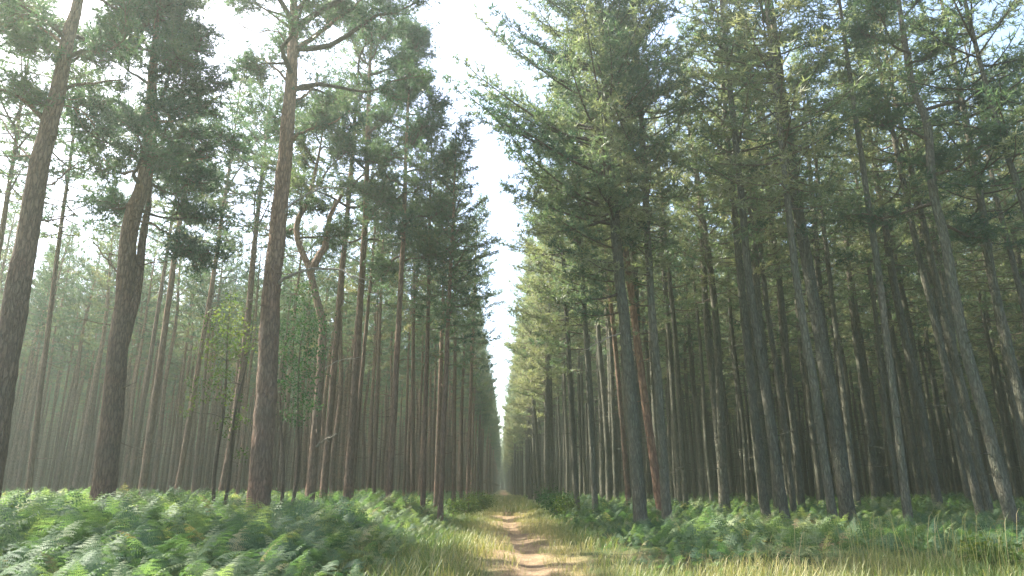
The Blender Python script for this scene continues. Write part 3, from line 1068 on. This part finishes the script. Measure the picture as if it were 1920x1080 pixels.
def scatter(g, temps, X, Yv, Z, scale, yaw, tilt, tint, mat=0, zs=None):
    n = len(X)
    pick = rng.integers(0, len(temps), n)
    for k, (V, T, ti) in enumerate(temps):
        m = np.nonzero(pick == k)[0]
        if not len(m):
            continue
        cy, sy, ct, st = np.cos(yaw[m]), np.sin(yaw[m]), np.cos(tilt[m]), np.sin(tilt[m])
        v = V[None] * scale[m][:, None, None]
        vx = v[..., 0] * ct[:, None] + v[..., 2] * st[:, None]
        vz = -v[..., 0] * st[:, None] + v[..., 2] * ct[:, None]
        if zs is not None:
            vz = vz * zs[m][:, None]
        vy = v[..., 1]
        wx = vx * cy[:, None] - vy * sy[:, None] + X[m][:, None]
        wy = vx * sy[:, None] + vy * cy[:, None] + Yv[m][:, None]
        wz = vz + Z[m][:, None]
        W = np.stack([wx, wy, wz], -1).reshape(-1, 3)
        F_ = (T[None] + (np.arange(len(m)) * len(V))[:, None, None]).reshape(-1, 3)
        g.add(W, F_, None, np.clip((ti[None] + (tint[m] - 0.5)[:, None]), 0, 1).ravel(), mat)


def patch(x, y):
    """0..1 smooth patchiness"""
    return 0.5 + 0.25 * np.sin(x * 0.55 + 1.1 * np.sin(y * 0.4)) + 0.25 * np.sin(y * 0.62 - x * 0.21 + 0.8)


def in_view(X, Yv, margin=120, zz=0.6):
    p = np.stack([X, Yv, np.full_like(X, zz)], -1) - CAMP
    z = p @ CF
    px = 960 + F * (p @ CR) / np.maximum(z, 0.1)
    return (z > 0.3) & (px > -margin - 500 / np.maximum(z, 1)) & (px < 1920 + margin + 500 / np.maximum(z, 1))


HI = [frond_template(s, 13, 7) for s in range(5)]
MID = [frond_template(20 + s, 11, 3) for s in range(4)]
LO = [frond_template(40 + s, 8, 1) for s in range(3)]
fern = Geo()


def ferns(x0, x1, y0, y1, dens, temps, hmean, keep):
    n = int((x1 - x0) * (y1 - y0) * dens)
    X, Yv = rng.uniform(x0, x1, n), rng.uniform(y0, y1, n)
    k = in_view(X, Yv) & (rng.uniform(0, 1, n) < keep(X, Yv))
    X, Yv = X[k], Yv[k]
    n = len(X)
    pt = patch(X, Yv)
    sc = hmean(X, Yv) * rng.uniform(0.55, 1.2, n)
    tint = 0.33 + 0.30 * patch(X * 1.7 + 5, Yv * 1.9) + rng.normal(0, 0.12, n)
    dead = rng.uniform(0, 1, n) < 0.03
    tint = np.where(dead, 1.0, tint)
    scatter(fern, temps, X, Yv, ground_h(X, Yv) - 0.02, sc * 0.7, rng.uniform(0, 6.28, n), rng.normal(0.06, 0.26, n), tint, 0, np.full(n, 1.35))


def h_left(x, y):
    u = track_x(y) - x
    ramp_ = np.clip((u - 0.9) / 2.4, 0.25, 1)
    return ramp_ * (1.0 + 0.35 * (patch(x, y) - 0.5)) * np.clip(0.70 + (y - 3) * 0.035, 0.70, 1.0)


def k_left(x, y):
    u = track_x(y) - x
    return np.clip((u - 1.0 - 0.5 * patch(x * 2, y * 2)) / 1.0, 0, 1) * np.where((y < 13) & (u < 2.6), 0.35, 1.0)


def h_right(x, y):
    u = x - track_x(y)
    return np.clip((u - 0.6) / 2.2, 0.35, 1) * (0.56 + 0.30 * (patch(x, y) - 0.5)) * np.where(y > 20, 1.35, 1.0)


def k_right(x, y):
    u = x - track_x(y)
    near = np.clip((y - 8.9 - 0.05 * (x - 5) + 1.6 * (patch(x * 2, y) - 0.5)) / 2.0, 0, 1)
    return np.clip((u - 0.9 - 0.6 * patch(x * 2, y * 2)) / 0.9, 0, 1) * near


ferns(-11, -0.9, 2.6, 11, 52, HI, h_left, k_left)
ferns(-20, -0.9, 11, 22, 42, MID, h_left, k_left)
ferns(-34, -0.9, 22, 40, 30, LO, h_left, k_left)
ferns(-60, -0.9, 40, 80, 6, LO, h_left, k_left)
ferns(0.9, 20, 8.0, 22, 46, MID, h_right, k_right)
ferns(0.9, 32, 22, 40, 30, LO, h_right, k_right)
ferns(0.9, 55, 40, 80, 6, LO, h_right, k_right)
fo = link(bpy.data.objects.new("bracken", fern.mesh("bracken", [M_fern])))
fo["kind"] = "stuff"
fo["label"] = "green bracken carpeting the forest floor on both sides of the track"
fo["category"] = "ferns"

# grass
gg = Geo()


def blades(X, Yv, hgt, wid, tint, lean):
    n = len(X)
    Z = ground_h(X, Yv) - 0.01
    a = rng.uniform(0, 6.28, n)
    d = np.stack([np.cos(a), np.sin(a), np.zeros(n)], 1)
    sdv = np.stack([-np.sin(a + rng.normal(0, 0.8, n)), np.cos(a), np.zeros(n)], 1) * (wid * 0.5)[:, None]
    b = np.stack([X, Yv, Z], 1)
    up = np.array([0, 0, 1.0])
    m1 = b + up * (hgt * 0.5)[:, None] + d * (hgt * lean * 0.22)[:, None]
    m2 = b + up * (hgt * 0.85)[:, None] + d * (hgt * lean * 0.6)[:, None]
    e = b + up * (hgt * (1 - 0.15 * lean))[:, None] + d * (hgt * lean * 1.05)[:, None]
    V = np.stack([b + sdv, b - sdv, m1 + sdv * 0.8, m1 - sdv * 0.8, m2 + sdv * 0.5, m2 - sdv * 0.5, e], 1).reshape(-1, 3)
    o = (np.arange(n) * 7)[:, None]
    q = np.concatenate([o + np.array([0, 1, 3, 2]), o + np.array([2, 3, 5, 4])])
    t = o + np.array([4, 5, 6])
    tt = np.repeat(np.clip(tint, 0, 1), 7)
    gg.add(V, t, q, tt)


def grass(x0, x1, y0, y1, dens, hf, tf, keep, wid=0.006):
    n = int((x1 - x0) * (y1 - y0) * dens)
    X, Yv = rng.uniform(x0, x1, n), rng.uniform(y0, y1, n)
    k = in_view(X, Yv, 60, 0.2) & (rng.uniform(0, 1, n) < keep(X, Yv))
    X, Yv = X[k], Yv[k]
    n = len(X)
    # clump towards tussock centres
    blades(X, Yv, hf(X, Yv) * rng.uniform(0.5, 1.25, n), wid * rng.uniform(0.7, 1.4, n), tf(X, Yv) + rng.normal(0, 0.15, n), rng.uniform(0.15, 0.9, n))


def pathdist(x, y):
    u = x - track_x(y)
    return np.where(u < 0, -u - 0.55, u - 0.62)


def tus(x, y):
    return np.clip(0.5 + 0.5 * np.sin(x * 3.1 + 1.7 * np.sin(y * 2.3)) * np.sin(y * 2.7 + 1.3 * np.sin(x * 1.9)), 0, 1)


straw = lambda x, y: np.clip(0.46 + 0.62 * patch(x * 1.3 + 2, y * 1.1) * np.clip((x - 1.0) / 2.5, 0.25, 1), 0, 0.85)
# foreground right of the track
grass(0.7, 13, 6.5, 13.5, 800, lambda x, y: 0.30 * (0.65 + 0.6 * tus(x, y)), straw,
      lambda x, y: np.clip(pathdist(x, y) / 0.5, 0, 1) * (0.35 + 0.65 * tus(x, y)) * np.clip((11.0 - y + 0.8 * np.sin(x * 1.3)) / 2.5, 0, 1), 0.0055)
# strip left of the track
grass(-2.6, 0.2, 6.5, 22, 380, lambda x, y: 0.30 * (0.6 + 0.7 * tus(x, y)), lambda x, y: 0.62 - 0.30 * np.clip(pathdist(x, y) - 0.2, 0, 1) + 0.25 * patch(x * 2, y),
      lambda x, y: np.clip(pathdist(x, y) / 0.3, 0, 1) * (0.3 + 0.7 * tus(x, y)), 0.008)
# verges and thin tufts on the worn track itself
grass(-1.6, 2.4, 14, 34, 260, lambda x, y: 0.20 + 0.10 * tus(x, y), lambda x, y: 0.80 - 0.35 * np.clip(pathdist(x, y), 0, 1) + 0.2 * (patch(x * 2, y) - 0.5),
      lambda x, y: np.clip(pathdist(x, y) / 0.4 + 0.05, 0.03, 1) * (0.25 + 0.75 * tus(x, y)), 0.009)
grass(-0.9, 1.7, 6.5, 45, 330, lambda x, y: 0.13 + 0.06 * tus(x, y), lambda x, y: 0.66 + 0.25 * patch(x * 2, y),
      lambda x, y: np.where(np.abs(x - track_x(y) - 0.05) < 0.22, 0.04, 0.8) * (tus(x * 1.3, y * 0.8) > 0.28), 0.007)
grass(-2.5, 3, 34, 90, 70, lambda x, y: 0.28 + 0.1 * tus(x, y), lambda x, y: 0.40 + 0.2 * patch(x * 2, y),
      lambda x, y: 0.35 + 0.65 * tus(x, y), 0.016)
# tall seeding grass in the right corner
n = 230
cxs = rng.normal(0, 1, (n, 2)) * np.array([0.75, 0.5]) + np.where(rng.uniform(0, 1, n)[:, None] < 0.6, np.array([[6.05, 9.2]]), np.array([[4.9, 9.6]]))
blades(cxs[:, 0], cxs[:, 1], rng.uniform(0.45, 0.95, n), np.full(n, 0.008), 0.62 + rng.normal(0, 0.15, n), rng.uniform(0.05, 0.35, n))
go_ = link(bpy.data.objects.new("grass", gg.mesh("grass", [M_grass])))
go_["kind"] = "stuff"
go_["label"] = "long green and straw-coloured grass beside and on the sandy track"
go_["category"] = "grass"

# ------------------------------------------------------------------ saplings and bushes


def leafy(name, loc, label, cat, H, stems, clumps, mat, seed, leaf=0.06, per=60, shape=(0.35, 0.35, 0.3), group=None):
    """young broadleaf plant: thin stems, side twigs and many small leaves; clumps: list of (x, y, z, radius)"""
    rg = np.random.default_rng(seed)
    t = thing(name, (loc[0], loc[1], float(ground_h(loc[0], loc[1]))), label, cat, group)
    g = Geo()
    lines = []
    for k in range(stems):
        a = rg.uniform(0, 6.28)
        e = np.array([math.cos(a) * 0.12 * H * 0.4, math.sin(a) * 0.12 * H * 0.4, H * rg.uniform(0.85, 1)])
        b = np.array([math.cos(a) * 0.05, math.sin(a) * 0.05, -0.05])
        P = limb_path(b, e, rg, 0.015, 14)
        tube(g, P, np.linspace(0.010 + 0.006 * H, 0.005, 14), 6, 0, 0.5, True)
        lines.append(P)
    g2 = Geo()
    for (x, y, z, r) in clumps:
        c = np.array([x, y, z])
        P = lines[rg.integers(0, len(lines))]
        j = int(np.argmin(np.abs(P[:, 2] - (z - 0.25))))
        tube(g, limb_path(P[j], c, rg, 0.05, 6), np.linspace(0.010, 0.004, 6), 4, 0, 0.5)
        n = int(per * (r / 0.3) ** 2)
        q = c + rg.normal(0, 0.55, (n, 3)) * r * np.array([1, 1, 0.8])
        dr = unit(rg.normal(0, 1, (n, 3)) + unit(q - c) * 0.8 + np.array([0, 0, -0.35]))
        sd_ = unit(np.cross(dr, rg.normal(0, 1, (n, 3)))) * leaf * rg.uniform(0.7, 1.3, n)[:, None] * 0.36
        ln = leaf * rg.uniform(0.8, 1.5, n)[:, None]
        V = np.stack([q, q + dr * ln * 0.45 + sd_, q + dr * ln, q + dr * ln * 0.45 - sd_], 1).reshape(-1, 3)
        g2.add(V, None, np.arange(n * 4).reshape(-1, 4), np.repeat(np.clip(0.5 + rg.normal(0, 0.18, n) + rg.normal(0, 0.12), 0, 1), 4), 0)
    part("stem", g.mesh("stem", [M_twig], (0,)), t)
    part("foliage", g2.mesh("foliage", [mat]), t)
    return t


def clump_px(lst, Y, org):
    out = []
    for px, py, rpx in lst:
        p = at(px, py, Y + random.uniform(-0.5, 0.5)) - np.array(org)
        out.append((p[0], p[1], p[2], rpx * Y / F))
    return out


def ground_at(px, Y):
    p = at(px, 900, Y)
    return (p[0], Y, float(ground_h(p[0], Y)))


o = ground_at(418, 17.0)
leafy("young_sapling", o, "slender sapling with yellow-green leaves between the thick left trunks", "sapling", 6.4, 2,
      clump_px([(430, 590, 26), (455, 615, 24), (410, 640, 24), (445, 660, 22), (395, 660, 20), (420, 700, 22), (375, 745, 18), (398, 720, 20),
                (430, 740, 20), (445, 780, 24), (425, 800, 20), (440, 560, 18), (400, 600, 22), (468, 650, 16), (360, 715, 14), (350, 770, 12), (455, 850, 14),
                (425, 620, 22), (440, 640, 20), (405, 690, 16)], 17.0, o), M_leaf, 3, 0.06, 110)
o = ground_at(537, 18.0)
leafy("dark_sapling", o, "twin-stemmed sapling with dark drooping leaves behind the tall old pine", "sapling", 6.6, 2,
      clump_px([(560, 570, 26), (585, 600, 26), (545, 620, 26), (570, 640, 28), (595, 660, 22), (555, 680, 28), (580, 700, 26), (540, 720, 22),
                (565, 740, 26), (585, 760, 20), (545, 775, 18), (530, 660, 20), (600, 620, 18), (560, 790, 14), (575, 540, 20)], 18.0, o), M_leaf_dark, 4, 0.06, 150)
for px, Y, H, r, lab, mt, sd_ in (
        (1042, 27, 0.95, 0.55, "low dark green bush at the right edge of the track", M_leaf_dark, 5),
        (1062, 24.5, 0.8, 0.4, "small bright green bush right of the track in front of the dark bush", M_leaf, 6),
        (905, 34, 0.85, 0.6, "small bright green bush at the left edge of the track", M_leaf, 7),
        (880, 27, 0.7, 0.45, "low pale green bush among the ferns left of the track", M_leaf, 8),
        (1835, 9.6, 0.34, 0.28, "bright leafy herb clump among the tall grass in the right corner", M_leaf, 9)):
    o = ground_at(px, Y)
    rg = np.random.default_rng(sd_)
    cl = [(rg.normal(0, r * 0.6), rg.normal(0, r * 0.5), H * rg.uniform(0.35, 0.9), r * rg.uniform(0.5, 0.8)) for _ in range(9)]
    leafy("leafy_bush", o, lab, "bush", H, 6, cl, mt, sd_, 0.07, 130)

# dark nest high in the right stand
c = at(1456, 77, 19.5)
g = Geo()
rg = np.random.default_rng(77)
for k in range(160):
    a = rg.uniform(0, 6.28)
    el = rg.uniform(-1.3, 1.0)
    p = np.array([math.cos(a) * math.cos(el), math.sin(a) * math.cos(el), math.sin(el) * 0.8]) * 0.17 * rg.uniform(0.6, 1.05)
    tdir = unit(np.cross(p, rg.normal(0, 1, 3)))
    tube(g, np.array([p - tdir * 0.14, p * 1.06, p + tdir * 0.14]), [0.009, 0.009, 0.006], 4, 0, 0.3)
nest = link(bpy.data.objects.new("twig_nest", g.mesh("twig_nest", [M_twig])))
nest.location = c
nest["label"], nest["category"] = "dark ball-shaped twig nest high in a right-hand crown", "nest"

# ------------------------------------------------------------------ air
hm, hn, hout = new_mat("forest_haze")
pv = nd(hn, "ShaderNodeVolumePrincipled")
pv.inputs["Color"].default_value = (0.82, 0.95, 0.83, 1)  # slight green tint carries part of the green lens flare cast
pv.inputs["Density"].default_value = HAZE_DENSITY
pv.inputs["Anisotropy"].default_value = 0.55
hn.links.new(pv.outputs[0], hout.inputs["Volume"])
bx0, bx1, by0, by1, bz0, bz1 = -910, 910, -62, 1510, -2.0, 24.0
g = Geo()
g.add([(x, y, z) for z in (bz0, bz1) for y in (by0, by1) for x in (bx0, bx1)], None,
      [(0, 2, 3, 1), (4, 5, 7, 6), (0, 1, 5, 4), (2, 6, 7, 3), (0, 4, 6, 2), (1, 3, 7, 5)])
hz = link(bpy.data.objects.new("haze", g.mesh("haze", [hm])))
hz["kind"] = "stuff"
print("tris", sum(len(m.polygons) for m in bpy.data.meshes), "rest", len(rest), "ind", len(ind))
